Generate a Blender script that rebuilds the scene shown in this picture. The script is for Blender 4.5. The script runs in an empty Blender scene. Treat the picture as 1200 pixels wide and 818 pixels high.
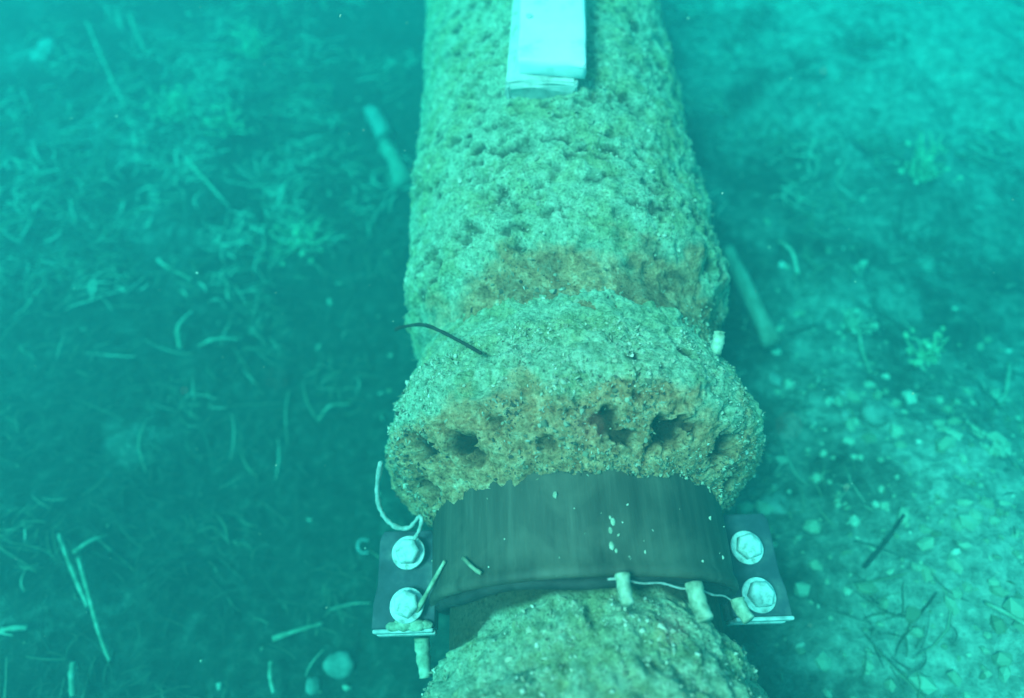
import bpy, bmesh, math, random
import numpy as np
from mathutils import Vector, Matrix

S = bpy.context.scene
COL = S.collection
R = math.radians
random.seed(7)
rng = np.random.default_rng(11)

# ------------------------------------------------------------------ camera
cd = bpy.data.cameras.new("camera")
cam = bpy.data.objects.new("camera", cd)
COL.objects.link(cam)
FW = Vector((0.015244, 0.499768, -0.866025)); RT = Vector((0.999535, -0.030488, 0.0)); UP = RT.cross(FW)
M = Matrix((RT, UP, -FW)).transposed().to_4x4()
M.translation = Vector((-0.0606, 0.0, 0.5026))
cam.matrix_world = M
cd.sensor_width = 36
cd.lens = 36 * 727.3 / 1200
cd.clip_start = 0.02
cd.clip_end = 200
cd.dof.use_dof = True
cd.dof.focus_distance = 0.43
cd.dof.aperture_fstop = 2.6
S.camera = cam
S.render.filter_size = 2.1

# ------------------------------------------------------------------ light: daylight that has come down through green water
SUN_EL, SUN_AZ = R(60), R(-115)          # azimuth measured from +Y towards +X
SUN_COLOUR = (1.0, 0.52, 0.475)
w = bpy.data.worlds.new("World"); S.world = w; w.use_nodes = True
nt = w.node_tree; nt.nodes.clear()
sky = nt.nodes.new("ShaderNodeTexSky"); sky.sky_type = 'NISHITA'; sky.sun_disc = False
sky.sun_elevation = SUN_EL; sky.sun_rotation = SUN_AZ
mx = nt.nodes.new("ShaderNodeMix"); mx.data_type = 'RGBA'; mx.blend_type = 'MULTIPLY'
mx.inputs[0].default_value = 1.0
mx.inputs[7].default_value = (1.0, 0.52, 0.46, 1)
bg = nt.nodes.new("ShaderNodeBackground"); bg.inputs[1].default_value = 0.15
wo = nt.nodes.new("ShaderNodeOutputWorld")
nt.links.new(sky.outputs[0], mx.inputs[6]); nt.links.new(mx.outputs[2], bg.inputs[0]); nt.links.new(bg.outputs[0], wo.inputs[0])

sd = bpy.data.lights.new("sun", 'SUN'); sd.energy = 5.0; sd.angle = R(16); sd.color = SUN_COLOUR
sun = bpy.data.objects.new("sun", sd); COL.objects.link(sun)
dirv = Vector((math.sin(SUN_AZ) * math.cos(SUN_EL), math.cos(SUN_AZ) * math.cos(SUN_EL), math.sin(SUN_EL)))
sun.rotation_euler = dirv.to_track_quat('Z', 'Y').to_euler()
sun.location = (-1, -1, 3)

S.view_settings.view_transform = 'Standard'
S.view_settings.look = 'None'
S.view_settings.exposure = 1.46
S.view_settings.gamma = 1
S.render.engine = 'CYCLES'
S.cycles.max_bounces = 5; S.cycles.volume_bounces = 1; S.cycles.diffuse_bounces = 2
S.cycles.use_denoising = True

# ------------------------------------------------------------------ noise (vectorised)
def _hash(ix, iy, iz, s):
    h = (ix * 374761393 + iy * 668265263 + iz * 2147483647 + s * 974711) & 0xffffffff
    h = ((h ^ (h >> 13)) * 1274126177) & 0xffffffff
    h = ((h ^ (h >> 16)) * 2246822519) & 0xffffffff
    return ((h ^ (h >> 15)) & 0xffff) / 65535.0
def vnoise(x, y, z, f, s=0):
    x = x * f + 917.3; y = y * f + 431.7; z = z * f + 655.1
    ix, iy, iz = (np.floor(a).astype(np.int64) for a in (x, y, z))
    fx, fy, fz = x - ix, y - iy, z - iz
    fx, fy, fz = (a * a * (3 - 2 * a) for a in (fx, fy, fz))
    r = 0
    for dx in (0, 1):
        wx = fx if dx else 1 - fx
        for dy in (0, 1):
            wy = fy if dy else 1 - fy
            for dz in (0, 1):
                r = r + wx * wy * (fz if dz else 1 - fz) * _hash(ix + dx, iy + dy, iz + dz, s)
    return r * 2 - 1
def fbm(x, y, z, f, n=4, s=0, g=.5):
    a, t, r = 1.0, 0.0, 0
    for k in range(n):
        r = r + a * vnoise(x, y, z, f * 2.03 ** k, s + k * 17); t += a; a *= g
    return r / t
def sstep(a, b, x):
    t = np.clip((x - a) / (b - a), 0, 1)
    return t * t * (3 - 2 * t)

# ------------------------------------------------------------------ object helpers
def obj_np(name, verts, faces, mat, parent=None, attrs=None, smooth=True):
    me = bpy.data.meshes.new(name)
    verts = np.asarray(verts, dtype=np.float32); faces = np.asarray(faces, dtype=np.int32)
    k = faces.shape[1]
    me.vertices.add(len(verts)); me.vertices.foreach_set("co", verts.ravel())
    me.loops.add(faces.size); me.loops.foreach_set("vertex_index", faces.ravel())
    me.polygons.add(len(faces))
    me.polygons.foreach_set("loop_start", np.arange(0, faces.size, k, dtype=np.int32))
    me.polygons.foreach_set("use_smooth", np.full(len(faces), smooth))
    me.update(calc_edges=True); me.validate()
    for an, av in (attrs or {}).items():
        a = me.attributes.new(an, 'FLOAT', 'POINT'); a.data.foreach_set("value", np.asarray(av, dtype=np.float32))
    if mat: me.materials.append(mat)
    o = bpy.data.objects.new(name, me); COL.objects.link(o)
    if parent: put(o, parent)
    return o
def put(o, parent):
    o.parent = parent
    chain = Matrix.Identity(4); p = parent
    while p is not None:
        chain = p.matrix_basis @ chain; p = p.parent
    o.matrix_basis = chain.inverted() @ o.matrix_basis
def obj_bm(name, bm, mat, parent=None, smooth=False):
    me = bpy.data.meshes.new(name); bm.to_mesh(me); bm.free()
    if smooth:
        for p in me.polygons: p.use_smooth = True
    me.materials.append(mat)
    o = bpy.data.objects.new(name, me); COL.objects.link(o)
    if parent: put(o, parent)
    return o
def tag(o, label=None, cat=None, group=None, kind=None):
    if label: o['label'] = label
    if cat: o['category'] = cat
    if group: o['group'] = group
    if kind: o['kind'] = kind
    return o
def thing(name, label, cat, loc, group=None):
    o = bpy.data.objects.new(name, None); COL.objects.link(o); o.location = loc; o.empty_display_size = .03
    return tag(o, label, cat, group)
def grid_faces(nu, nv, wrap=False):
    i = np.arange(nu if wrap else nu - 1)[:, None]; j = np.arange(nv - 1)[None, :]
    i2 = (i + 1) % nu
    a = i * nv + j; b = i2 * nv + j
    return np.stack([a, b, b + 1, a + 1], -1).reshape(-1, 4)

# ------------------------------------------------------------------ materials
def mat_new(name):
    m = bpy.data.materials.new(name); m.use_nodes = True
    n = m.node_tree.nodes; b = n["Principled BSDF"]
    return m, m.node_tree, n, b
def nd(t, typ, **kw):
    x = t.nodes.new(typ)
    for k, v in kw.items(): setattr(x, k, v)
    return x
def noise_node(t, scale, detail=4, rough=.55, co=None, dist=0):
    n = nd(t, "ShaderNodeTexNoise"); n.inputs["Scale"].default_value = scale
    n.inputs["Detail"].default_value = detail; n.inputs["Roughness"].default_value = rough
    n.inputs["Distortion"].default_value = dist
    if co: t.links.new(co, n.inputs["Vector"])
    return n
def ramp(t, src, stops):
    r = nd(t, "ShaderNodeValToRGB"); e = r.color_ramp.elements
    while len(e) < len(stops): e.new(.5)
    for k, (p, c) in enumerate(stops):
        e[k].position = p; e[k].color = (*c, 1) if len(c) == 3 else c
    t.links.new(src, r.inputs[0]); return r
def mixc(t, fac, a, b, mode='MIX'):
    m = nd(t, "ShaderNodeMix", data_type='RGBA', blend_type=mode)
    if isinstance(fac, float): m.inputs[0].default_value = fac
    else: t.links.new(fac, m.inputs[0])
    for i, v in ((6, a), (7, b)):
        if isinstance(v, tuple): m.inputs[i].default_value = (*v, 1)
        else: t.links.new(v, m.inputs[i])
    return m.outputs[2]
def attr(t, name):
    a = nd(t, "ShaderNodeAttribute"); a.attribute_name = name; return a.outputs["Fac"]
def bump(t, b, src, strength, dist):
    u = nd(t, "ShaderNodeBump"); u.inputs["Strength"].default_value = strength; u.inputs["Distance"].default_value = dist
    t.links.new(src, u.inputs["Height"]); t.links.new(u.outputs[0], b.inputs["Normal"]); return u

def make_crust():
    m, t, n, b = mat_new("sediment_crust")
    co = nd(t, "ShaderNodeTexCoord").outputs["Object"]
    n1 = noise_node(t, 28, 6, .65, co); n2 = noise_node(t, 120, 8, .78, co); n3 = noise_node(t, 11, 3, .5, co)
    silt = ramp(t, n2.outputs[0], [(.28, (.08, .11, .06)), (.40, (.29, .40, .25)), (.54, (.53, .67, .46)), (.72, (.76, .85, .66))])
    alg = ramp(t, n2.outputs[0], [(.28, (.09, .11, .05)), (.46, (.36, .45, .23)), (.7, (.62, .70, .42))])
    f = ramp(t, n1.outputs[0], [(.46, (0, 0, 0)), (.60, (1, 1, 1))])
    c = mixc(t, f.outputs[0], silt.outputs[0], alg.outputs[0])
    rust = ramp(t, n2.outputs[0], [(.28, (.10, .045, .022)), (.40, (.40, .19, .09)), (.52, (.70, .41, .21)), (.68, (.88, .74, .48))])
    # bare rusty iron where the crust has broken away ("rust" is painted per vertex with the crust's shape)
    mm = nd(t, "ShaderNodeMath", operation='MULTIPLY_ADD'); t.links.new(n1.outputs[0], mm.inputs[0]); mm.inputs[1].default_value = 1.5
    ms = nd(t, "ShaderNodeMath", operation='SUBTRACT'); t.links.new(attr(t, "rust"), ms.inputs[0]); ms.inputs[1].default_value = .75
    t.links.new(ms.outputs[0], mm.inputs[2])
    m3 = nd(t, "ShaderNodeMath", operation='MULTIPLY_ADD'); t.links.new(n2.outputs[0], m3.inputs[0]); m3.inputs[1].default_value = 1.3
    t.links.new(mm.outputs[0], m3.inputs[2])
    cl = ramp(t, m3.outputs[0], [(.92 / 2, (0, 0, 0)), (1.42 / 2, (1, 1, 1))])
    hf = nd(t, "ShaderNodeMath", operation='MULTIPLY'); t.links.new(m3.outputs[0], hf.inputs[0]); hf.inputs[1].default_value = .5
    t.links.new(hf.outputs[0], cl.inputs[0])
    c = mixc(t, cl.outputs[0], c, rust.outputs[0])
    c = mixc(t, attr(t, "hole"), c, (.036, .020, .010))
    n4 = noise_node(t, 430, 3, .6, co)                     # speckle of sand grains and shell bits
    sp = ramp(t, n4.outputs[0], [(.30, (.38, .36, .30)), (.46, (.92, .92, .90)), (.60, (1.0, 1.0, 1.0)), (.72, (1.45, 1.45, 1.4))])
    c = mixc(t, 1.0, c, sp.outputs[0], 'MULTIPLY')
    t.links.new(c, b.inputs["Base Color"])
    b.inputs["Roughness"].default_value = .9; b.inputs["Specular IOR Level"].default_value = .15
    ad = nd(t, "ShaderNodeMath", operation='MULTIPLY_ADD'); t.links.new(n4.outputs[0], ad.inputs[0]); ad.inputs[1].default_value = .35
    t.links.new(n2.outputs[0], ad.inputs[2])
    bump(t, b, ad.outputs[0], 1.0, .006)
    return m
def make_lump():
    m, t, n, b = mat_new("crust_grains")
    r = ramp(t, attr(t, "tone"), [(0, (.05, .045, .03)), (.25, (.20, .20, .12)), (.6, (.38, .40, .28)), (1, (.60, .61, .49))])
    t.links.new(r.outputs[0], b.inputs["Base Color"]); b.inputs["Roughness"].default_value = .9
    return m
def make_simple(name, stops, scale=60, rough=.8, bumpd=.001, detail=5, metal=0.0, stretch=None, spec=.3):
    m, t, n, b = mat_new(name)
    co = nd(t, "ShaderNodeTexCoord").outputs["Object"]
    if stretch:
        mp = nd(t, "ShaderNodeMapping"); mp.inputs["Scale"].default_value = stretch
        t.links.new(co, mp.inputs[0]); co = mp.outputs[0]
    n1 = noise_node(t, scale, detail, .6, co)
    r = ramp(t, n1.outputs[0], stops); t.links.new(r.outputs[0], b.inputs["Base Color"])
    b.inputs["Roughness"].default_value = rough; b.inputs["Metallic"].default_value = metal
    b.inputs["Specular IOR Level"].default_value = spec
    if bumpd: bump(t, b, n1.outputs[0], .6, bumpd)
    return m
def make_band():
    m, t, n, b = mat_new("dark_band")
    co = nd(t, "ShaderNodeTexCoord").outputs["Object"]
    mp = nd(t, "ShaderNodeMapping"); mp.inputs["Scale"].default_value = (1, .10, 1); t.links.new(co, mp.inputs[0])
    st = noise_node(t, 130, 4, .6, mp.outputs[0]); bl = noise_node(t, 16, 5, .6, co, .4); fine = noise_node(t, 320, 3, .7, co)
    c1 = ramp(t, st.outputs[0], [(.3, (.034, .029, .021)), (.55, (.060, .052, .038)), (.75, (.10, .088, .066))])
    f = ramp(t, bl.outputs[0], [(.48, (0, 0, 0)), (.75, (.75, .75, .75))])
    c = mixc(t, f.outputs[0], c1.outputs[0], (.16, .14, .10))
    s = ramp(t, fine.outputs[0], [(.70, (0, 0, 0)), (.80, (.6, .6, .6))])
    c = mixc(t, s.outputs[0], c, (.3, .3, .25))
    t.links.new(c, b.inputs["Base Color"]); b.inputs["Roughness"].default_value = .65; b.inputs["Specular IOR Level"].default_value = .3
    bump(t, b, st.outputs[0], .35, .0015)
    return m
def make_bed():
    m, t, n, b = mat_new("seabed_mud")
    co = nd(t, "ShaderNodeTexCoord").outputs["Object"]
    n1 = noise_node(t, 9, 6, .62, co, .5); n2 = noise_node(t, 70, 5, .7, co)
    mud = ramp(t, n2.outputs[0], [(.3, (.012, .013, .009)), (.52, (.036, .040, .028)), (.72, (.11, .115, .085))])
    silt = ramp(t, n2.outputs[0], [(.28, (.08, .085, .065)), (.5, (.28, .285, .23)), (.72, (.55, .55, .45))])
    mm = nd(t, "ShaderNodeMath", operation='ADD'); t.links.new(n1.outputs[0], mm.inputs[0]); t.links.new(attr(t, "silt"), mm.inputs[1])  # the silt mask also carries painted shade and haze
    f = ramp(t, mm.outputs[0], [(.55, (0, 0, 0)), (1.05, (1, 1, 1))])
    c = mixc(t, f.outputs[0], mud.outputs[0], silt.outputs[0])
    t.links.new(c, b.inputs["Base Color"]); b.inputs["Roughness"].default_value = .95; b.inputs["Specular IOR Level"].default_value = .1
    bump(t, b, n2.outputs[0], .9, .01)
    return m
CRUST = make_crust(); LUMP = make_lump(); BAND = make_band(); BED = make_bed()
ZINC = make_simple("silty_zinc", [(.30, (.16, .16, .13)), (.42, (.48, .50, .46)), (.55, (.66, .68, .64)), (.7, (.80, .82, .78))], 130, .6, .0008)
LUGM = make_simple("dark_steel", [(.3, (.02, .025, .035)), (.5, (.045, .055, .07)), (.64, (.10, .11, .11)), (.8, (.26, .27, .24))], 45, .55, .0006)
EDGE = make_simple("worn_steel_edge", [(.3, (.30, .32, .31)), (.6, (.62, .64, .61))], 120, .6, .0005)
RUBBER = make_simple("black_rubber", [(.3, (.012, .012, .012)), (.7, (.04, .04, .036))], 80, .7, .0005)
PALE = make_simple("pale_growth", [(.3, (.12, .14, .08)), (.5, (.34, .38, .26)), (.72, (.56, .60, .46))], 140, .85, .001)
CORDM = make_simple("white_cord", [(.3, (.22, .24, .20)), (.7, (.52, .55, .50))], 200, .8, .0004)
PLATE = make_simple("white_plate", [(.28, (.50, .52, .50)), (.45, (.80, .82, .80)), (.7, (.88, .89, .87))], 38, .7, .0012)
MORTAR = make_simple("pale_mortar", [(.3, (.28, .29, .25)), (.5, (.50, .51, .45)), (.7, (.62, .62, .56))], 70, .9, .002)
WOOD = make_simple("waterlogged_wood", [(.3, (.10, .085, .055)), (.5, (.26, .24, .17)), (.72, (.42, .40, .31))], 60, .9, .002, stretch=(1, .35, 1))
DARKTWIG = make_simple("dark_twig", [(.3, (.012, .012, .01)), (.7, (.04, .038, .03))], 90, .9, .001)
STALK = make_simple("dead_stalk", [(.3, (.12, .13, .08)), (.5, (.30, .32, .21)), (.72, (.52, .52, .4))], 90, .85, .0006)
WEED = make_simple("pale_weed", [(.3, (.14, .20, .10)), (.5, (.34, .46, .26)), (.72, (.5, .62, .42))], 80, .85, .0006)
STONE = make_simple("silty_stone", [(.3, (.08, .085, .07)), (.5, (.20, .21, .17)), (.72, (.36, .36, .30))], 55, .9, .002)
SHELL = make_simple("pale_shell", [(.3, (.16, .16, .13)), (.7, (.36, .36, .30))], 50, .7, .001)
def make_litter():
    m, t, n, b = mat_new("plant_litter")
    r = ramp(t, attr(t, "tone"), [(0, (.020, .022, .014)), (.55, (.07, .075, .045)), (.85, (.19, .20, .12)), (1, (.46, .47, .34))])
    t.links.new(r.outputs[0], b.inputs["Base Color"]); b.inputs["Roughness"].default_value = .9
    return m
LITTER = make_litter()

# ------------------------------------------------------------------ seabed
def base_height(x, y):
    z = -.20 - .05 * np.exp(-((x + .30) / .22) ** 2)                              # a shallow trough left of the pipe
    z = z + .13 * np.exp(-(((x - .44) / .20) ** 2 + ((y - .06) / .24) ** 2))       # a bank of silt on the right
    z = z + .05 * np.exp(-(((x + .55) / .25) ** 2 + (y / .2) ** 2))
    z = z + .04 * np.exp(-(((x - .7) / .3) ** 2 + ((y - .9) / .4) ** 2))
    b = np.exp(-(x / .085) ** 2)                                                   # the bed the pipe lies on
    k = np.maximum(sstep(.38, .60, y), sstep(-.10, -.30, y))
    return z * (1 - b * k) + (-.138) * b * k
def height(x, y):
    o = np.zeros_like(x)
    d = .022 * fbm(x, y, o, 5, 4, 3) + .010 * fbm(x, y, o, 24, 4, 8) + .016 * np.abs(fbm(x, y, o, 14, 3, 21)) + .010 * sstep(.15, .4, x) * fbm(x, y, o, 45, 3, 33) 
    far = sstep(2.5, 6, np.hypot(x, y))
    return base_height(x, y) + d * (1 + far * 2)
def gz(x, y):
    return float(height(np.array([x]), np.array([y]))[0])
n = 520
u = np.linspace(-1, 1, n)
ax = np.sinh(u * 4.1) / np.sinh(4.1) * 12.0
gx, gy = np.meshgrid(ax, ax + .45, indexing='ij')
gx, gy = gx.ravel(), gy.ravel(); gh = height(gx, gy)  # silt cover follows; its negative terms paint shade beside the pipe
silt = -.12 * np.exp(-((gx + .24) / .16) ** 2) - .14 * np.exp(-(((gx - .22) / .1) ** 2 + ((gy - .5) / .25) ** 2)) + .50 * np.exp(-(((gx - .42) / .24) ** 2 + ((gy - .08) / .28) ** 2)) + .12 * sstep(.15, .7, gx) \
    + 1.0 * np.exp(-(((gx - .75) / .45) ** 2 + ((gy - 1.35) / .55) ** 2)) + .05 * np.exp(-(((gx + .35) / .25) ** 2 + ((gy - .05) / .16) ** 2)) \
    + .18 * fbm(gx, gy, gx * 0, 7, 3, 55) + .45 * np.exp(-(((gx + .62) / .35) ** 2 + ((gy - 1.0) / .40) ** 2)) * (.3 + fbm(gx, gy, gx * 0, 11, 4, 77))  # far right silt is made extra pale, painting in the bright haze
bed = obj_np("seabed", np.stack([gx, gy, gh], 1), grid_faces(n, n), BED, attrs={"silt": silt})
tag(bed, kind='structure')

# ------------------------------------------------------------------ pipes
def lathe(profile, y0, y1, ny, nth, disp, cx=0.0, ys=None):
    """surface of revolution about the pipe's axis; profile(y) is the radius; disp(x,y,z,th) -> (dr, rust, hole)"""
    ys = np.linspace(y0, y1, ny) if ys is None else np.asarray(ys); ny = len(ys)
    th = np.linspace(0, 2 * np.pi, nth, endpoint=False)
    T, Y = np.meshgrid(th, ys, indexing='ij'); T, Y = T.ravel(), Y.ravel()
    r0 = profile(Y, T)
    dr, rust, hole, dy = disp(r0 * np.cos(T), Y, r0 * np.sin(T), T)
    r = r0 + dr
    v = np.stack([cx + r * np.cos(T), Y + dy, r * np.sin(T)], 1)
    return v, grid_faces(nth, ny, True), T, rust, hole
def pits(x, y, z, spec):
    """dents: list of (centre, radius, depth); returns (depth field, darkness field)"""
    d = np.zeros_like(x); h = np.zeros_like(x)
    wob = np.clip(1 + .8 * fbm(x, y, z, 80, 3, 91) + .6 * fbm(x, y, z, 230, 2, 92), .35, 1.9)
    for (px, py, pz), pr, pd, dark in spec:
        m = np.where((np.abs(y - py) < 2.2 * pr) & (np.abs(x - px) < 2.2 * pr))[0]
        q = np.sqrt((x[m] - px) ** 2 + ((y[m] - py) * 1.25) ** 2 + (z[m] - pz) ** 2) / (pr * wob[m])
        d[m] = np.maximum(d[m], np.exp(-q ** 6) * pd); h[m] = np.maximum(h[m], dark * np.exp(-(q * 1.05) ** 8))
    return d, h

ICO = bmesh.new(); bmesh.ops.create_icosphere(ICO, subdivisions=1, radius=1)
ICO_V = np.array([v.co[:] for v in ICO.verts]); ICO_F = np.array([[v.index for v in f.verts] for f in ICO.faces]); ICO.free()
def rotations(k):
    q = rng.normal(size=(k, 4)); q /= np.linalg.norm(q, axis=1)[:, None]
    a, b, c, d = q.T
    return np.stack([np.stack([1-2*(c*c+d*d), 2*(b*c-a*d), 2*(b*d+a*c)], -1), np.stack([2*(b*c+a*d), 1-2*(b*b+d*d), 2*(c*d-a*b)], -1),
                     np.stack([2*(b*d-a*c), 2*(c*d+a*b), 1-2*(b*b+c*c)], -1)], 1)
def lumps(name, pts, smin, smax, parent, tone, mat=None, flat=.25, rough=.9):
    k = len(pts)
    s = smin + (smax - smin) * rng.random(k) ** 3
    sc = s[:, None] * (flat + (1.5 - flat) * rng.random((k, 3)) ** 1.3)
    base = ICO_V[None] * (1 + rough * (rng.random((k, len(ICO_V), 1)) - .5)) * sc[:, None, :]
    v = np.einsum('kij,knj->kni', rotations(k), base) + pts[:, None, :]
    f = ICO_F[None] + (np.arange(k) * len(ICO_V))[:, None, None]
    o = obj_np(name, v.reshape(-1, 3), f.reshape(-1, 3), mat or LUMP, parent,
               {"tone": np.repeat(tone, len(ICO_V))}, smooth=False)
    tag(o, kind='stuff'); return o
def scatter_on(v, T, Yc, k, lo, hi, w=None):
    ok = np.where((v[:, 1] > lo) & (v[:, 1] < hi) & (np.sin(T) > -.35))[0]
    c = v[ok]; p = np.clip(fbm(c[:, 0], c[:, 1], c[:, 2], 26, 3, 505) * 2.2 + .45, .04, 1.4)
    if w is not None: p = p * w[ok]
    p = p / p.sum()
    i = rng.choice(ok, k, p=p)
    return i

def spikes(name, pts, nrm, lmin, lmax, parent, tone):
    """short tapering filaments standing on a crust: three-sided, bent at mid-height"""
    k = len(pts); L = lmin + (lmax - lmin) * rng.random(k) ** 2.5; rad = rng.uniform(.0002, .0006, k)
    d = nrm + rng.normal(0, .55, (k, 3)); d /= np.linalg.norm(d, axis=1)[:, None]
    d2 = d + rng.normal(0, .5, (k, 3)); d2 /= np.linalg.norm(d2, axis=1)[:, None]
    e1 = np.cross(d, [.31, .17, .93]); e1 /= np.linalg.norm(e1, axis=1)[:, None]; e2 = np.cross(d, e1)
    V = []
    for h, m in ((0, 1.0), (.55, .8)):
        for q in range(3):
            V.append(pts + d * (h * L)[:, None] + (rad * m)[:, None] * (math.cos(q * 2.094) * e1 + math.sin(q * 2.094) * e2))
    V.append(pts + d * (.55 * L)[:, None] + d2 * (.45 * L)[:, None])
    V = np.stack(V, 1).reshape(-1, 3)
    F = []
    for q in range(3):
        n_ = (q + 1) % 3
        F += [[q, n_, 3 + n_], [q, 3 + n_, 3 + q], [3 + q, 3 + n_, 6]]
    F = np.array(F)[None] + (np.arange(k) * 7)[:, None, None]
    o = obj_np(name, V, F.reshape(-1, 3), LUMP, parent, {"tone": np.repeat(tone, 7)})
    return tag(o, kind='stuff')
def radial(T): return np.stack([np.cos(T), T * 0, np.sin(T)], 1)

# ---- far pipe: barrel, bell
far = thing("cast_iron_pipe", "thick sediment-crusted pipe running away from the clamp, with a bulging bell end", "pipe", (0, .13, 0))
def prof_far(y, t):
    edge = .284 + .014 * vnoise(np.cos(t) * .15, t * 0, np.sin(t) * .15, 22, 5)
    return .127 + .022 * sstep(edge - .020, edge + .040, y)
pl = []
for _ in range(1000):
    t = random.uniform(-.3, math.pi + .3); y = random.uniform(.30, 1.25); s = random.choice([1, 1, 1, 1.6, 2.2])
    pl.append(((.149 * math.cos(t), y, .149 * math.sin(t)), random.uniform(.0018, .0036) * s, random.uniform(.002, .0036) * s, random.uniform(.35, .95)))
for (px, pz, y, s) in ((-.118, .092, .33, .011), (-.085, .123, .325, .010), (.06, .137, .36, .008), (.1, .11, .40, .010), (.118, .09, .345, .011)):
    pl.append(((px, y, pz), s, .008, .7))
def disp_far(x, y, z, t):
    body = sstep(.25, .30, y)
    d = body * (.0075 * fbm(x, y, z, 16, 3, 1) + .0085 * fbm(x, y, z, 52, 5, 2, .6) - .004 * sstep(.12, .42, fbm(x, y * 1.5, z, 72, 4, 40))) + .0030 * fbm(x, y, z, 150, 3, 4, .7)
    pd, ph = pits(x, y, z, pl)
    rust = 1.0 * (1 - sstep(.276, .318, y + .040 * fbm(x, y, z, 26, 4, 9, .6))) * sstep(-.14, .0, x + .04) + .10 * sstep(.02, .13, x)
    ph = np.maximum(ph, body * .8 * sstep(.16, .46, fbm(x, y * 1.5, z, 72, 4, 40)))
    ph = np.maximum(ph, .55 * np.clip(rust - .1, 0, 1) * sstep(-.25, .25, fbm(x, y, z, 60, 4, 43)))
    return d - pd, rust, ph, .003 * fbm(x, y, z, 60, 2, 31)
ys = np.concatenate([np.linspace(.19, .62, 240), np.linspace(.62, 1.3, 200)[1:], np.linspace(1.3, 9, 60)[1:]])
v, f, T, ru, ho = lathe(prof_far, 0, 0, 0, 460, disp_far, ys=ys)
obj_np("barrel", v, f, CRUST, far, {"rust": ru, "hole": ho})
i = scatter_on(v, T, None, 9000, .275, 1.2)
lumps("crust_grain", v[i] + rng.normal(0, .0007, (len(i), 3)), .0005, .0020, far, np.clip(.52 + .13 * rng.normal(size=len(i)) - .3 * ru[i], 0, 1))
i = scatter_on(v, T, None, 900, .21, .275)
lumps("crust_grain", v[i], .0006, .0026, far, np.clip(.40 + .26 * rng.normal(size=len(i)), 0, 1))

i = scatter_on(v, T, None, 1500, .22, 1.1)
spikes("fuzz", v[i], radial(T[i]), .001, .006, far, np.clip(.5 + .18 * rng.normal(size=len(i)), 0, 1))
BC = -.006                                          # the bell and clamp sit a little left of the barrel
BP = np.array([(.112, .104), (.116, .112), (.121, .117), (.128, .127), (.137, .138), (.147, .1465), (.158, .1515), (.172, .1535), (.186, .1515), (.199, .1475), (.213, .1415), (.228, .1355), (.244, .130), (.258, .122)])
BP[:, 0] += .014
sB = np.concatenate([[0], np.cumsum(np.hypot(*np.diff(BP, axis=0).T))])
ss = np.linspace(0, sB[-1], 170)
by, br = np.interp(ss, sB, BP[:, 0]), np.interp(ss, sB, BP[:, 1])
holes = [((-.116, .159, .085), .0115, .013, 1.0), ((-.083, .152, .108), .0125, .010, 1.0), ((-.116, .142, .056), .0135, .015, 1.0), ((-.125, .150, .072), .007, .008, .8),
         ((.055, .154, .127), .0120, .012, 1.0), ((.068, .156, .122), .008, .010, .9), ((.099, .152, .094), .0130, .013, 1.0), ((.114, .143, .057), .0125, .011, 1.0),
         ((.012, .155, .141), .0120, .011, .95), ((.022, .147, .131), .0090, .009, .9), ((-.028, .145, .128), .0060, .006, .7), ((-.061, .158, .130), .0060, .006, .6),
         ((.069, .206, .132), .0085, .008, .8), ((.032, .195, .148), .0070, .006, .7), ((.05, .19, .142), .005, .004, .6)]
for _ in range(120):
    t = random.uniform(0, math.pi); y = random.uniform(.125, .21)
    holes.append(((.148 * math.cos(t), y, .148 * math.sin(t)), random.uniform(.002, .0045), random.uniform(.002, .004), random.uniform(.1, .7)))
nth = 660
th = np.linspace(0, 2 * np.pi, nth, endpoint=False)
Tt, Yy = np.meshgrid(th, by, indexing='ij'); _, Rr = np.meshgrid(th, br, indexing='ij')
Tt, Yy, Rr = Tt.ravel(), Yy.ravel(), Rr.ravel()
x, z = Rr * np.cos(Tt), Rr * np.sin(Tt)
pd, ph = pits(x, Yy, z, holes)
lip = 1 - sstep(.128, .145, Yy)
dr = .0050 * fbm(x, Yy, z, 22, 3, 61) + .0075 * fbm(x, Yy, z, 66, 5, 62, .62) + .0030 * fbm(x, Yy, z, 190, 3, 63, .7) - .0035 * sstep(.10, .40, fbm(x, Yy, z, 85, 3, 64)) - pd
dy = lip * (.008 * fbm(x, Yy, z, 40, 3, 66) - .002) + .004 * fbm(x, Yy, z, 45, 3, 67) + pd * .45
rr = Rr + dr
bv = np.stack([BC + rr * np.cos(Tt), Yy + dy, rr * np.sin(Tt)], 1)
brust = 1.0 * (1 - sstep(.155, .190, Yy + .036 * fbm(x, Yy, z, 26, 4, 70, .6))) + .15 * fbm(x, Yy, z, 18, 2, 77)
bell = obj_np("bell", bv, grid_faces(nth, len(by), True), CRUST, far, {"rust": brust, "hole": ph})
w8 = np.where(ph > .25, .05, 1.0)
i = scatter_on(bv, Tt, None, 7000, .128, .23, w8)
lumps("crust_grain", bv[i] + rng.normal(0, .0008, (len(i), 3)),   .0005, .0018, bell, np.clip(.58 + .24 * rng.normal(size=len(i)) - .42 * np.clip(brust[i], 0, 1), 0, 1))

i = scatter_on(bv, Tt, None, 1500, .130, .235, w8)
spikes("fuzz", bv[i], radial(Tt[i]), .001, .005, bell, np.clip(.6 + .2 * rng.normal(size=len(i)), 0, 1))

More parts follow.
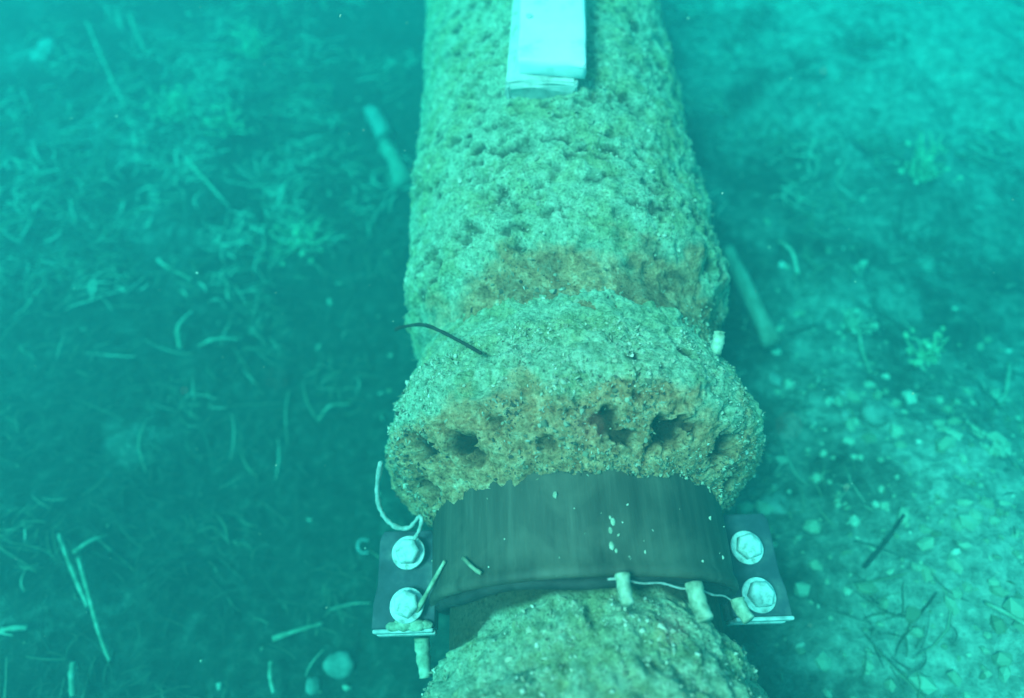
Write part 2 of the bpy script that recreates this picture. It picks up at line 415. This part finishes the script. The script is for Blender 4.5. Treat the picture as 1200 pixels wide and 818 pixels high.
def tube(pts, r0, r1, k=8, wob=0.0, sub=6, tip=True):
    """bmesh tube through the points (smoothed), tapering r0 -> r1"""
    P = [Vector(p) for p in pts]
    if len(P) > 2:
        Q = []
        for a in range(len(P) - 1):
            p0 = P[max(a - 1, 0)]; p1 = P[a]; p2 = P[a + 1]; p3 = P[min(a + 2, len(P) - 1)]
            for s in range(sub):
                t = s / sub
                Q.append(.5 * ((2 * p1) + (p2 - p0) * t + (2 * p0 - 5 * p1 + 4 * p2 - p3) * t * t + (3 * p1 - p0 - 3 * p2 + p3) * t ** 3))
        Q.append(P[-1]); P = Q
    else:
        P = [P[0].lerp(P[1], s / sub) for s in range(sub + 1)]
    bm = bmesh.new(); rings = []
    for a, p in enumerate(P):
        d = (P[min(a + 1, len(P) - 1)] - P[max(a - 1, 0)]).normalized()
        e1 = d.cross(Vector((0.31, 0.17, .93))).normalized(); e2 = d.cross(e1)
        r = (r0 + (r1 - r0) * a / (len(P) - 1)) * (1 + wob * random.uniform(-1, 1))
        rings.append([bm.verts.new(p + r * (1 + wob * random.uniform(-.5, .5)) * (math.cos(2 * math.pi * q / k) * e1 + math.sin(2 * math.pi * q / k) * e2)) for q in range(k)])
    for a in range(len(rings) - 1):
        for q in range(k):
            bm.faces.new((rings[a][q], rings[a][(q + 1) % k], rings[a + 1][(q + 1) % k], rings[a + 1][q]))
    bm.faces.new(rings[0][::-1]); bm.faces.new(rings[-1])
    bmesh.ops.recalc_face_normals(bm, faces=bm.faces)
    return bm
o = obj_bm("stub", tube([(.099, .226, .096), (.1015, .233, .101), (.103, .240, .104)], 0.0050, .0042, 10, .12), PALE, far, True)
o['label'] = "small pale stub sticking up from the back of the bell"

# ---- near pipe
near = thing("iron_pipe", "near pipe with a lumpy pale crust, leaving the clamp towards the bottom edge", "pipe", (BC, -.05, 0))
def prof_near(y, t):
    edge = .061 + .006 * vnoise(np.cos(t) * .15, t * 0, np.sin(t) * .15, 30, 15)
    edge = edge - .034 * np.cos(t) ** 2
    return .099 + .009 * sstep(edge + .004, edge - .010, y) + .034 * sstep(edge, edge - .085, y)
pn = []
for _ in range(90):
    t = random.uniform(0, math.pi); y = random.uniform(-.12, .04)
    pn.append(((.125 * math.cos(t), y, .125 * math.sin(t)), random.uniform(.003, .007), random.uniform(.003, .006), random.uniform(.1, .5)))
def disp_near(x, y, z, t):
    k = sstep(.068, .045, y)
    d = k * (.0030 * fbm(x, y, z, 180, 3, 107, .7) - .0035 * sstep(.10, .40, fbm(x, y, z, 80, 3, 109)) + .009 * fbm(x, y, z, 22, 3, 101) + .011 * fbm(x, y, z, 62, 5, 102, .62)) + .001 * fbm(x, y, z, 150, 2, 104)
    pd, ph = pits(x, y, z, pn)
    edge = .061 - .034 * np.cos(t) ** 2 + .006 * fbm(x, y, z, 50, 2, 108)
    bare = sstep(edge - .002, edge + .004, y)
    return d * (1 - bare) - pd * k * (1 - bare), .55 * sstep(.02, .05, y) * sstep(-.02, .06, x), np.maximum(ph * k, .9 * bare), .003 * fbm(x, y, z, 60, 2, 105)
ys = np.concatenate([np.linspace(-3, -.35, 30), np.linspace(-.30, .12, 300)[1:]])
v, f, T, ru, ho = lathe(prof_near, 0, 0, 0, 520, disp_near, cx=BC, ys=ys)
obj_np("barrel", v, f, CRUST, near, {"rust": ru, "hole": ho})
i = scatter_on(v, T, None, 6000, -.2, .060)
i = i[v[i, 1] < .058 - .034 * np.cos(T[i]) ** 2]
lumps("crust_grain", v[i] + rng.normal(0,   .0009, (len(i), 3)), .0006, .0021, near, np.clip(.58 + .24 * rng.normal(size=len(i)), 0, 1))

i = scatter_on(v, T, None, 1100, -.2, .058)
i = i[v[i, 1] < .056 - .034 * np.cos(T[i]) ** 2]
spikes("fuzz", v[i], radial(T[i]), .001, .005, near, np.clip(.58 + .2 * rng.normal(size=len(i)), 0, 1))

# ------------------------------------------------------------------ clamp
clamp = thing("repair_clamp", "dark smooth split clamp band bolted round the pipe joint below the bell", "pipe clamp", (BC, .11, 0))
def shell(a0, a1, n=90):
    prof = [(.0665, .104), (.0665, .1135), (.0685, .1150), (.073, .1146), (.076, .1128), (.085, .1130), (.120, .1132), (.165, .1130), (.175, .1130), (.175, .104), (.0665, .104)]
    prof2 = []
    for (a, b), (c, d) in zip(prof, prof[1:]):
        k = max(1, int(math.hypot(c - a, d - b) / .006))
        prof2 += [(a + (c - a) * s / k, b + (d - b) * s / k) for s in range(k)]
    bm = bmesh.new(); rows = []
    for s in range(n + 1):
        t = a0 + (a1 - a0) * s / n
        rows.append([bm.verts.new((BC + (r + .0006 * math.sin(9 * t + 40 * y)) * math.cos(t), y, r * math.sin(t))) for y, r in prof2])
    m = len(prof2)
    for a in range(n):
        for b in range(m):
            bm.faces.new((rows[a][b], rows[a][(b + 1) % m], rows[a + 1][(b + 1) % m], rows[a + 1][b]))
    bm.faces.new(rows[0]); bm.faces.new(rows[-1][::-1])
    bmesh.ops.recalc_face_normals(bm, faces=bm.faces)
    return bm
obj_bm("upper_band", shell(R(3), R(177)), BAND, clamp, True)
obj_bm("lower_band", shell(R(184), R(356)), BAND, clamp, True)
def box(x0, x1, y0, y1, z0, z1, bev=.0012, seg=2, jitter=0):
    bm = bmesh.new(); bmesh.ops.create_cube(bm, size=1)
    for v in bm.verts:
        v.co = Vector(((x0 + x1) / 2 + v.co.x * (x1 - x0), (y0 + y1) / 2 + v.co.y * (y1 - y0), (z0 + z1) / 2 + v.co.z * (z1 - z0)))
        if jitter: v.co += Vector([random.uniform(-jitter, jitter) for _ in range(3)])
    if bev: bmesh.ops.bevel(bm, geom=bm.edges[:], offset=bev, segments=seg, profile=.5, affect='EDGES')
    return bm
def plate_bm(x0, x1, y0, y1, z0, z1, side, clip):
    """bolt flange seen from above, with clipped or slanted outer corners"""
    xo, xi = (x0, x1) if side < 0 else (x1, x0)
    s = -1 if side < 0 else 1
    out = [(xi, y0), (xo, y0), (xo, y0 + .018), (xo - s * .0022, y0 + .030), (xo - s * .0015, y1 - clip), (xo - s * clip * .7, y1), (xi, y1)]
    bm = bmesh.new()
    lo = [bm.verts.new((a, b, z0)) for a, b in out]; hi = [bm.verts.new((a, b, z1)) for a, b in out]
    k = len(out)
    for q in range(k): bm.faces.new((lo[q], lo[(q + 1) % k], hi[(q + 1) % k], hi[q]))
    bm.faces.new(lo[::-1]); bm.faces.new(hi)
    bmesh.ops.recalc_face_normals(bm, faces=bm.faces)
    bmesh.ops.bevel(bm, geom=bm.edges[:], offset=.0010, segments=2, profile=.5, affect='EDGES')
    return bm
for side, (xo, xi, y0, y1) in ((-1, (-.1610, -.1150, .0520, .1220)), (1, (.1030, .1465, .0520, .1270))):
    a, b = min(xo, xi), max(xo, xi)
    for z0, z1 in ((.0045, .0120), (-.0125, -.0050)):
        p = obj_bm("bolt_flange", plate_bm(a, b, y0, y1, z0, z1, side, .006), LUGM, clamp)
        # the flange's outer rim, worn to bare metal along its near edge
        obj_bm("flange_rim", box(a + .001, b - .001 if side < 0 else b + .0005, y0 - .0032, y0 - .0002, z0 + .0006, z1 + .0016, .0012), EDGE, p)
def hexagon(r, h, rot, dome=0.0):
    bm = bmesh.new()
    bmesh.ops.create_cone(bm, cap_ends=True, segments=6, radius1=r, radius2=r, depth=h)
    top = [e for e in bm.edges if all(v.co.z > 0 for v in e.verts)]
    bmesh.ops.bevel(bm, geom=top, offset=r * .42, segments=4, profile=.5, affect='EDGES')
    bmesh.ops.rotate(bm, verts=bm.verts, cent=(0, 0, 0), matrix=Matrix.Rotation(rot, 3, 'Z'))
    return bm
def disc(r, h, seg=32, bev=.0006):
    bm = bmesh.new(); bmesh.ops.create_cone(bm, cap_ends=True, segments=seg, radius1=r, radius2=r, depth=h)
    ed = [e for e in bm.edges if abs(e.verts[0].co.z - e.verts[1].co.z) < 1e-6]
    bmesh.ops.bevel(bm, geom=ed, offset=bev, segments=2, profile=.5, affect='EDGES')
    return bm
def make_bolt():
    b = obj_bm("bolt", disc(.0056, .050, 20, .0008), ZINC, None, True)
    bm = disc(.0125, .0022)
    wv = obj_bm("washer", bm, ZINC, None, True); wv.location = (0, 0, .0172)
    hd = obj_bm("bolt_head", hexagon(.0096, .0088, .3), ZINC, None, True); hd.location = (0, 0, .0228)
    nb = obj_bm("nut", hexagon(.0105, .008, .1), ZINC); nb.location = (0, 0, -.0128 - .006)
    for c in (wv, hd, nb): c.parent = b
    return b
bolt0 = make_bolt()
for q, (bx, by_, rot) in enumerate(((-.1355, .1040, .2), (-.1350, .0655, .9), (.1205, .1000, .5), (.1220, .0660, 1.3))):
    if q == 0: b = bolt0
    else:
        b = bolt0.copy(); COL.objects.link(b)
        for ch in bolt0.children:
            c = ch.copy(); COL.objects.link(c); c.parent = b
    b.parent = clamp; b.location = (bx - BC, by_ - .11, .0010); b.rotation_euler = (R(random.uniform(-3, 3)), R(random.uniform(-3, 3)), rot)
# rubber seal between band and near pipe
def ring(r, y, rad, a0=0, a1=2 * math.pi, k=120, mat=RUBBER, name="seal"):
    pts = [(BC + r * math.cos(a0 + (a1 - a0) * s / k), y + .0015 * math.sin(7 * s / k * 3), r * math.sin(a0 + (a1 - a0) * s / k)) for s in range(k + 1)]
    return obj_bm(name, tube(pts, rad, rad, 8, .05, 1), mat, clamp, True)
ring(.1055, .0655, .0042, R(2), R(178))
pts = []
for s in range(26):
    a = R(88) - R(58) * s / 25
    pts.append((BC + .1165 * math.cos(a), .0640 - .010 * s / 25 + .0007 * math.sin(s * 1.1), .1165 * math.sin(a) - .001))
o = obj_bm("wire", tube(pts, .0007, .0006, 6, .2, 2), CORDM, clamp, True); o['label'] = "thin pale wire along the near rim of the band"
for q, (a, L, r) in enumerate(((R(84), .017, .0045), (R(61), .021, .0056), (R(39), .013, .0048))):
    c, s = math.cos(a), math.sin(a)
    y = (.066, .062, .056)[q]
    o = obj_bm("peg", tube([(BC + .119 * c, y, .119 * s), (BC + .1205 * c, y - L * .5, .1205 * s), (BC + .124 * c, y - L, .124 * s)], r, r * .85, 12, .09, 5), PALE, clamp, True)
o = obj_bm("peg", tube([(-.128, .048, -.018), (-.127, .036, -.022), (-.125, .022, -.026)], .0062, .005, 10, .12), PALE, clamp, True)
bm = bmesh.new()
for (px, py, r) in ((-.137, .0545, .0062), (-.128, .0535, .0056), (-.145, .0530, .0042), (-.121, .0535, .0040)):
    bmesh.ops.create_icosphere(bm, subdivisions=2, radius=r, matrix=Matrix.Translation((px, py, .0150)) @ Matrix.Diagonal((1.25, .8, .55, 1)))
for v_ in bm.verts: v_.co += Vector([random.uniform(-.0005, .0005) for _ in range(3)])
o = obj_bm("growth", bm, PALE, clamp, True); o['label'] = "pale lump of growth on the near edge of the left flange"

a = rng.normal(R(96), R(34), 70); y = rng.choice([.100, .150, .070, .162], 70) + rng.normal(0, .012, 70)
q = (y > .075) & (y < .17)
o = lumps("speck", np.stack([BC + .1132 * np.cos(a), y, .1132 * np.sin(a)], 1)[q], .0006, .0020, clamp, rng.uniform(.5, 1, q.sum()))
bm = bmesh.new()
for k in range(5):
    bmesh.ops.create_icosphere(bm, subdivisions=2, radius=random.uniform(.0010, .0024), matrix=Matrix.Translation((.0035 + random.uniform(-.0025, .0025), .078 + k * .0065 + random.uniform(-.003, .003), .1122)) @ Matrix.Diagonal((.8, 1.3, .6, 1)))
o = obj_bm("growth", bm, PALE, clamp, True); o['label'] = "row of small pale growths on top of the band"
bm = bmesh.new()
for k in range(46):
    a = R(random.uniform(78, 99)); r_ = random.uniform(.0012, .0030)
    bmesh.ops.create_icosphere(bm, subdivisions=1, radius=r_, matrix=Matrix.Translation((BC + .1145 * math.cos(a), .1405 + random.uniform(-.002, .003), .1145 * math.sin(a))) @ Matrix.Diagonal((1.2, .8, .8, 1)))
o = obj_bm("growth", bm, PALE, clamp); o['label'] = "whitish crumbly edge where the band meets the bell"
tag(obj_bm("stalk", tube([(-.128, .062, .018), (-.116, .075, .040), (-.104, .088, .062)], .0022, .0012, 6, .15, 4), STALK, smooth=True), "pale straw leaning on the left end of the band", "stalk")
tag(obj_bm("stalk", tube([(-.090, .086, .0795), (-.083, .078, .0875), (-.078, .074, .0915)], .0016, .0014, 6, .15, 4), STALK, smooth=True), "tiny pale straw stuck on the band above the near pipe", "stalk")

# ------------------------------------------------------------------ block on the far pipe
blk = thing("marker_block", "bright white rectangular block lying along the top of the far pipe", "block", (-.012, .47, .150))
bm = box(-.030, .031, .0, .22, .009, .024, .004, 3, .0012)
bmesh.ops.subdivide_edges(bm, edges=[e for e in bm.edges if e.calc_length() > .012], cuts=3, use_grid_fill=True)
for v_ in bm.verts: v_.co += Vector([random.uniform(-.0011, .0011) for _ in range(3)])
for v_ in bm.verts:
    if v_.co.y < .1: v_.co.y -= (v_.co.x + .036) * .16
top = obj_bm("slab", bm, PLATE, None, True)
bm = box(-.037, .024, -.012, .20, -.012, .010, .004, 2, .003)
bmesh.ops.subdivide_edges(bm, edges=bm.edges[:], cuts=2)
for v_ in bm.verts: v_.co += Vector([random.uniform(-.0012, .0012) for _ in range(3)])
base = obj_bm("mortar_bed", bm, MORTAR, None)
for c in (top, base): c.parent = blk
blk.rotation_euler = (R(0), R(-3), R(-4))
for (hx, hy, hr) in ((.004, .030, .006), (.002, .088, .009), (-.02, .06, .003), (.018, .15, .006)):
    bm = disc(hr, .001, 16, .0003)
    for v_ in bm.verts: v_.co *= 1 + random.uniform(-.18, .18)
    o = obj_bm("dent", bm, MORTAR, top); o.matrix_basis = Matrix.Translation((hx, hy, .0243))

# ------------------------------------------------------------------ cords and strands on the pipe
tag(obj_bm("cord", tube([(-.1545, .163, .055), (-.1610, .150, .030), (-.1590, .136, .018), (-.1480, .124, .020), (-.1360, .121, .024), (-.1270, .1265, .034), (-.1245, .1235, .036), (-.1270, .117, .030), (-.1310, .1120, .0255)], 0.0020, .0013, 8, .3, 6), CORDM, smooth=True),
    "thin white cord hanging in a loop from the bell to the upper left bolt", "cord")
tag(obj_bm("root", tube([(-.152, .285, .048), (-.142, .272, .072), (-.122, .256, .100), (-.106, .240, .116), (-.088, .222, .128), (-.075, .206, .141)], .0016, .0011, 6, .15, 5), DARKTWIG, smooth=True),
    "dark thin root arching over the left of the pipe behind the bell", "root")

# ------------------------------------------------------------------ debris one can pick out on the bed
def lay(name, label, cat, pts, r0, r1, mat, lift=.004, wob=.12, k=7, group=None):
    P = []
    for q, p in enumerate(pts):
        h = p[2] if len(p) > 2 else 0
        P.append((p[0], p[1], gz(p[0], p[1]) + lift + h))
    o = obj_bm(name, tube(P, r0, r1, k, wob, 5), mat, smooth=True)
    return tag(o, label, cat, group)
lay("stick", "long pale stick lying beside the right flank of the far pipe", "stick", [(.258, .545), (.262, .50, .006), (.266, .44, .010), (.268, .375, .012)], .0085, .0125, WOOD, .010, .12, 10)
lay("bark_piece", "short broad pale bark piece left of the far pipe, farther from the clamp", "bark", [(-.285, .925), (-.268, .888, .006), (-.250, .850)], .012, .016, SHELL, .012, .2, 9)
lay("bark_piece", "long dull bark piece left of the far pipe, nearer of the two", "bark", [(-.250, .832), (-.230, .785, .006), (-.210, .732)], .013, .016, WOOD, .012, .2, 9)
lay("stalk", "long straight pale stalk slanting down over the far left bed", "stalk", [(-.796, 1.095), (-.735, .985, .012), (-.667, .868)], .0028, .0018, STALK, .02)
lay("stalk", "short upright pale stalk at the top left of the bed", "stalk", [(-.736, 1.146), (-.718, 1.10, .02), (-.693, 1.048)], .004, .0025, STALK, .01)
lay("stalk", "pale forked stalk midway between the far left stalks and the pipe", "stalk", [(-.563, .788), (-.54, .752, .012), (-.505, .712, .006), (-.477, .684)], .004, .0022, STALK)
lay("stalk", "curved pale stalk lying alone in the dark left of the bed", "stalk", [(-.548, .568), (-.525, .546, .004), (-.492, .532)], .0028, .0018, STALK, .012)
lay("stalk", "pale stalk leaning upright, beside a second lying flat on the left bed", "stalk", [(-.486, .424), (-.488, .448, .006), (-.479, .478, .004)], .003, .0018, STALK, .012)
lay("stalk", "pale stalk lying flat beside the leaning one on the left bed", "stalk", [(-.462, .426), (-.44, .434, .004), (-.416, .442)], .0022, .0026, STALK, .012)
lay("stalk", "faint straight stalk, outer one of the pair at lower left", "stalk", [(-.540, .175), (-.514, .138, .006), (-.487, .102)], .0018, .0024, STALK, .012)
lay("stalk", "long straight stalk, inner one of the pair at lower left", "stalk", [(-.513, .150), (-.487, .112, .006), (-.466, .075, .006), (-.455, .052)], .0022, .0016, STALK, .014)
lay("stalk", "bright straight stalk lying by itself left of the clamp", "stalk", [(-.310, .070), (-.288, .077, .004), (-.262, .085)], .0029, .0013, STALK, .012)
lay("stalk", "bushy short pale stalk above the lower left pair", "stalk", [(-.520, .156), (-.508, .167, .004), (-.498, .177)], .0026, .0012, STALK, .012)
lay("stalk", "tiny bright stalk at the lower left edge", "stalk", [(-.550, .079), (-.540, .081, .002), (-.530, .0815)], .0026, .0024, STALK, .010)
lay("stalk", "thick dull stalk standing at the bottom left corner", "stalk", [(-.486, .050), (-.479, .038, .008), (-.473, .022)], .0032, .0026, STALK, .012)
lay("stalk", "pale short stalk on the bottom edge, left of the near pipe", "stalk", [(-.307, .048), (-.304, .035, .004), (-.299, .020)], .0024, .0020, STALK, .012)
lay("twig", "dark thin twig slanting over the pale silt right of the clamp", "twig", [(.324, .150), (.304, .128, .004), (.282, .106)], .0015, .0022, DARKTWIG, .010)
lay("stalk", "pale stalk lying at the right edge below the silt bank crest", "stalk", [(.352, .066), (.366, .048, .004), (.382, .026)], .0018, .0022, STALK, .010)
lay("stalk", "faint bent stalk at the right edge above the silt bank", "stalk", [(.566, .350), (.540, .322, .006), (.520, .296, .004), (.498, .282)], .0022, .0018, STALK, .012)
lay("stalk", "thin stalk standing right of the far pipe beyond the stick", "stalk", [(.334, .560), (.340, .530, .01), (.344, .498)], .0022, .0026, STALK, .010)
lay("stalk", "small pale stalk leaning on the flank of the trough beside the bell", "stalk", [(-.300, .330), (-.285, .345, .006), (-.262, .352)], .0018, .0014, STALK, .012)
lay("curl", "tiny pale curl lying left of the upper left bolt", "plant curl", [(-.221, .172), (-.229, .172, .002), (-.232, .165, .002), (-.228, .158), (-.220, .158)], .0016, .0012, CORDM, .012)

def rock(name, label, cat, x, y, r, mat, squash=.6, group=None):
    bm = bmesh.new(); bmesh.ops.create_icosphere(bm, subdivisions=3, radius=1)
    co = np.array([v_.co[:] for v_ in bm.verts]); s = random.randint(0, 999)
    d = 1 + .38 * fbm(*co.T, .9, 3, s) + .12 * fbm(*co.T, 3.2, 2, s + 5)
    ax_ = (random.uniform(.8, 1.3), random.uniform(.8, 1.3), squash)
    for v_, k in zip(bm.verts, d): v_.co = Vector((v_.co.x * ax_[0], v_.co.y * ax_[1], v_.co.z * ax_[2])) * (k * r)
    o = obj_bm(name, bm, mat, smooth=True); o.location = (x, y, gz(x, y) + r * squash * .45)
    o.rotation_euler = (random.uniform(-.3, .3), random.uniform(-.3, .3), random.uniform(0, 6))
    return tag(o, label, cat, group)
rock("shell", "broad pale flat shell at the far top left of the bed", "shell", -.877, 1.041, .026, SHELL, .35)
rock("stone", "round pale stone near the bottom edge left of the near pipe, larger one", "stone", -.244, .044, .0125, STONE)
rock("stone", "pale stone at the bottom edge, smaller and left of its round neighbour", "stone", -.266, .026, .010, STONE)
rock("stone", "small pale stone right of the bell, nearest to the pipe", "stone", .271, .336, .0085, SHELL)
rock("stone", "lumpy pale stone capping the upper slope of the silt bank", "stone", .355, .273, .014, STONE, .8)
rock("stone", "tiny white stone on the slope just left of the lumpy stone", "stone", .326, .276, .006, SHELL)
rock("stone", "tiny pale stone on the slope above the lumpy stone", "stone", .337, .303, .0055, SHELL)
rock("stone", "low dull stone right of the clamp at the foot of the silt bank", "stone", .232, .185, .014, STONE, .5)

def weed(label, x, y, n, h, spread, mat=WEED, lean=(0, 0)):
    bm = bmesh.new()
    for q in range(n):
        a = random.uniform(0, 2 * math.pi); r = random.uniform(.1, 1) * spread; hh = h * random.uniform(.35, 1)
        p0 = Vector((random.uniform(-.2, .2) * spread, random.uniform(-.2, .2) * spread, 0))
        p2 = p0 + Vector((math.cos(a) * r + lean[0] * hh, math.sin(a) * r + lean[1] * hh, hh))
        p1 = p0.lerp(p2, .5) + Vector((random.uniform(-.25, .25) * spread, random.uniform(-.25, .25) * spread, hh * .18))
        t = tube([p0, p1, p2], .0016, .0007, 5, .2, 3)
        me = bpy.data.meshes.new("tmp"); t.to_mesh(me); t.free(); bm.from_mesh(me); bpy.data.meshes.remove(me)
    for q in range(n):
        a = random.uniform(0, 2 * math.pi); r = random.uniform(0, 1) * spread
        bmesh.ops.create_icosphere(bm, subdivisions=1, radius=random.uniform(.0015, .004), matrix=Matrix.Translation((math.cos(a) * r, math.sin(a) * r, random.uniform(.1, .8) * h)) @ Matrix.Diagonal((1, 1.4, .6, 1)))
    o = obj_bm("weed_tuft", bm, mat); o.location = (x, y, gz(x, y))
    return tag(o, label, "weed")
weed("small pale tuft of weed at the left edge above the tiny stalk", -.605, .177, 14, .03, .022)
weed("bright branching weed below the short upright stalk at top left", -.592, .874, 34, .05, .05)
weed("dim bushy weed at the top, left of the far end of the pipe", -.503, 1.06, 30, .06, .06)
weed("pale weed clump just right of the forked stalk", -.500, .842, 26, .04, .045)
weed("low spreading weed in the dark trough left of the far pipe", -.36, .62, 26, .04, .05)
weed("weed tuft with one long drooping stem right of the stick", .391, .410, 22, .035, .026, PALE)
weed("low fringe of weed along the right foot of the bell", .215, .27, 24, .028, .028)
weed("sparse weed on the shaded slope above the silt bank", .46, .36, 20, .035, .035)
weed("bushy weed standing behind the far right slope", .56, .66, 30, .05, .05)
lay("stalk", "drooping stem below the pale tuft right of the stick", "stalk", [(.389, .402, .008), (.382, .368, .006), (.377, .332)], .0018, .0016, STALK, .006)

# ------------------------------------------------------------------ litter nobody could count
def strands(name, cx, cy, L, r, ang, tone, lift, bend):
    """thin three-sided curved tubes, all in one mesh"""
    k = len(cx); ns = 6
    t = np.linspace(-.5, .5, ns)[None, :]
    dx, dy = np.cos(ang)[:, None], np.sin(ang)[:, None]
    bx = cx[:, None] + dx * t * L[:, None] - dy * (t * t * 4 - .5) * (bend * L)[:, None]
    byy = cy[:, None] + dy * t * L[:, None] + dx * (t * t * 4 - .5) * (bend * L)[:, None]
    tilt = rng.normal(0, .18, k)[:, None]
    bz = height(bx.ravel(), byy.ravel()).reshape(bx.shape) * .6 + height(cx, cy)[:, None] * .4 + lift[:, None] + t * L[:, None] * tilt
    rad = r[:, None] * (1.1 - np.abs(t) * 1.3)
    V = []
    for q in range(3):
        a = q * 2.0944 + .5
        V.append(np.stack([bx - dy * rad * math.cos(a), byy + dx * rad * math.cos(a), bz + rad * math.sin(a)], -1))
    V = np.stack(V, 2).reshape(-1, 3)                    # strand, ring, side
    f = []
    for s in range(ns - 1):
        for q in range(3):
            f.append([s * 3 + q, s * 3 + (q + 1) % 3, (s + 1) * 3 + (q + 1) % 3, (s + 1) * 3 + q])
    f = np.array(f)[None] + (np.arange(k) * ns * 3)[:, None, None]
    o = obj_np(name, V, f.reshape(-1, 4), LITTER, None, {"tone": np.repeat(tone, ns * 3)})
    return tag(o, kind='stuff')
k = 5200
cx = np.where(rng.random(k) < .68, rng.uniform(-1.5, -.12, k), rng.uniform(.12, 1.5, k)); cy = rng.uniform(-.25, 1.9, k)
keep = fbm(cx, cy, cx * 0, 5, 3, 404) + rng.normal(0, .35, k) > -.15
cx, cy = cx[keep], cy[keep]; k = len(cx)
o = strands("plant_litter", cx, cy, rng.uniform(.015, .08, k), rng.uniform(.0005, .0017, k), rng.normal(-.9, .8, k), rng.random(k) ** 2.2, rng.uniform(.001, .012, k), rng.normal(0, .07, k))
tag(o, "tangle of fine dead stems and rootlets scattered over the bed", "plant litter")
nc = 420; per = 26
ccx = np.where(rng.random(nc) < .70, rng.normal(-.62, .28, nc), rng.uniform(.2, 1.4, nc)); ccy = np.where(ccx < 0, rng.normal(.75, .42, nc), rng.uniform(-.1, 1.6, nc))
ccx = np.where((ccx < 0) & (ccx > -.22), -.4, ccx)
cx = np.repeat(ccx, per) + rng.normal(0, .022, nc * per); cy = np.repeat(ccy, per) + rng.normal(0, .022, nc * per); k = nc * per
o = strands("weed_fringe", cx, cy, rng.uniform(.008, .034, k) * (1 + .5 * (cy > .5)), rng.uniform(.0004, .0012, k) * (1 + .7 * (cy > .5)), rng.uniform(0, 6.28, k), np.clip(np.repeat(rng.uniform(.15, .85, nc) + .22 * (ccy > .5), per) + rng.normal(0, .12, k), 0, 1), rng.uniform(.002, .016, k), rng.normal(0, .12, k))
tag(o, "low patches of short filamentous weed on the bed", "weed")
k = 9000
cx = rng.uniform(-1.4, 1.4, k); cy = rng.uniform(-.3, 1.9, k)
p = np.exp(-(((cx - .42) / .3) ** 2 + ((cy - .1) / .35) ** 2)) + .25
q = rng.random(k) < p
cx, cy = cx[q], cy[q]
o = lumps("gravel", np.stack([cx, cy, height(cx, cy) + .0005], 1), .0009, .0065, None, np.clip(.38 + .25 * rng.normal(size=len(cx)) + .12 * (cx > .15), 0, 1), LUMP)
tag(o, "fine gravel and shell grit strewn over the silt", "gravel")
k = 900
cx = rng.normal(.42, .13, k); cy = rng.normal(.08, .16, k); q = (cx > .19); cx, cy = cx[q], cy[q]
o = lumps("rubble", np.stack([cx, cy, height(cx, cy) - .0005], 1), .002, .0095, None, np.clip(.45 + .13 * rng.normal(size=len(cx)), 0, 1), LUMP, .7, .5)
tag(o, "pale lumpy rubble and broken shell on the silt bank right of the clamp", "rubble")
k = 800
px = rng.uniform(-.7, .7, k); py = rng.uniform(.02, 1.2, k); pz = rng.uniform(-.1, .34, k)
q = (np.hypot(px, pz) > .17) & (np.linalg.norm(np.stack([px + .06, py, pz - .5], 1), axis=1) > .28)
near_specks = np.array([(-.045, .045, .395), (-.03, .012, .375), (-.115, .07, .37), (.0, .05, .38)])
allp = np.concatenate([np.stack([px, py, pz], 1)[q], near_specks])
o = lumps("drifting_silt", allp, .0003, .0011, None, rng.uniform(.5, 1, len(allp)))
tag(o, "pale specks of silt drifting in the water", "silt specks")

# ------------------------------------------------------------------ the water's haze: one closed box round everything
bm = box(-14, 14, -13, 14, -1.6, .62, 0)
hm = bpy.data.materials.new("haze"); hm.use_nodes = True
t = hm.node_tree; t.nodes.clear()
pv = t.nodes.new("ShaderNodeVolumePrincipled"); oo = t.nodes.new("ShaderNodeOutputMaterial")
pv.inputs["Color"].default_value = (.012, .144, .154, 1)
pv.inputs["Density"].default_value = 2.6
pv.inputs["Anisotropy"].default_value = .2
pv.inputs["Absorption Color"].default_value = (0.0, .973, .963, 1)
t.links.new(pv.outputs[0], oo.inputs["Volume"])
hz = obj_bm("haze", bm, hm); tag(hz, kind='stuff')
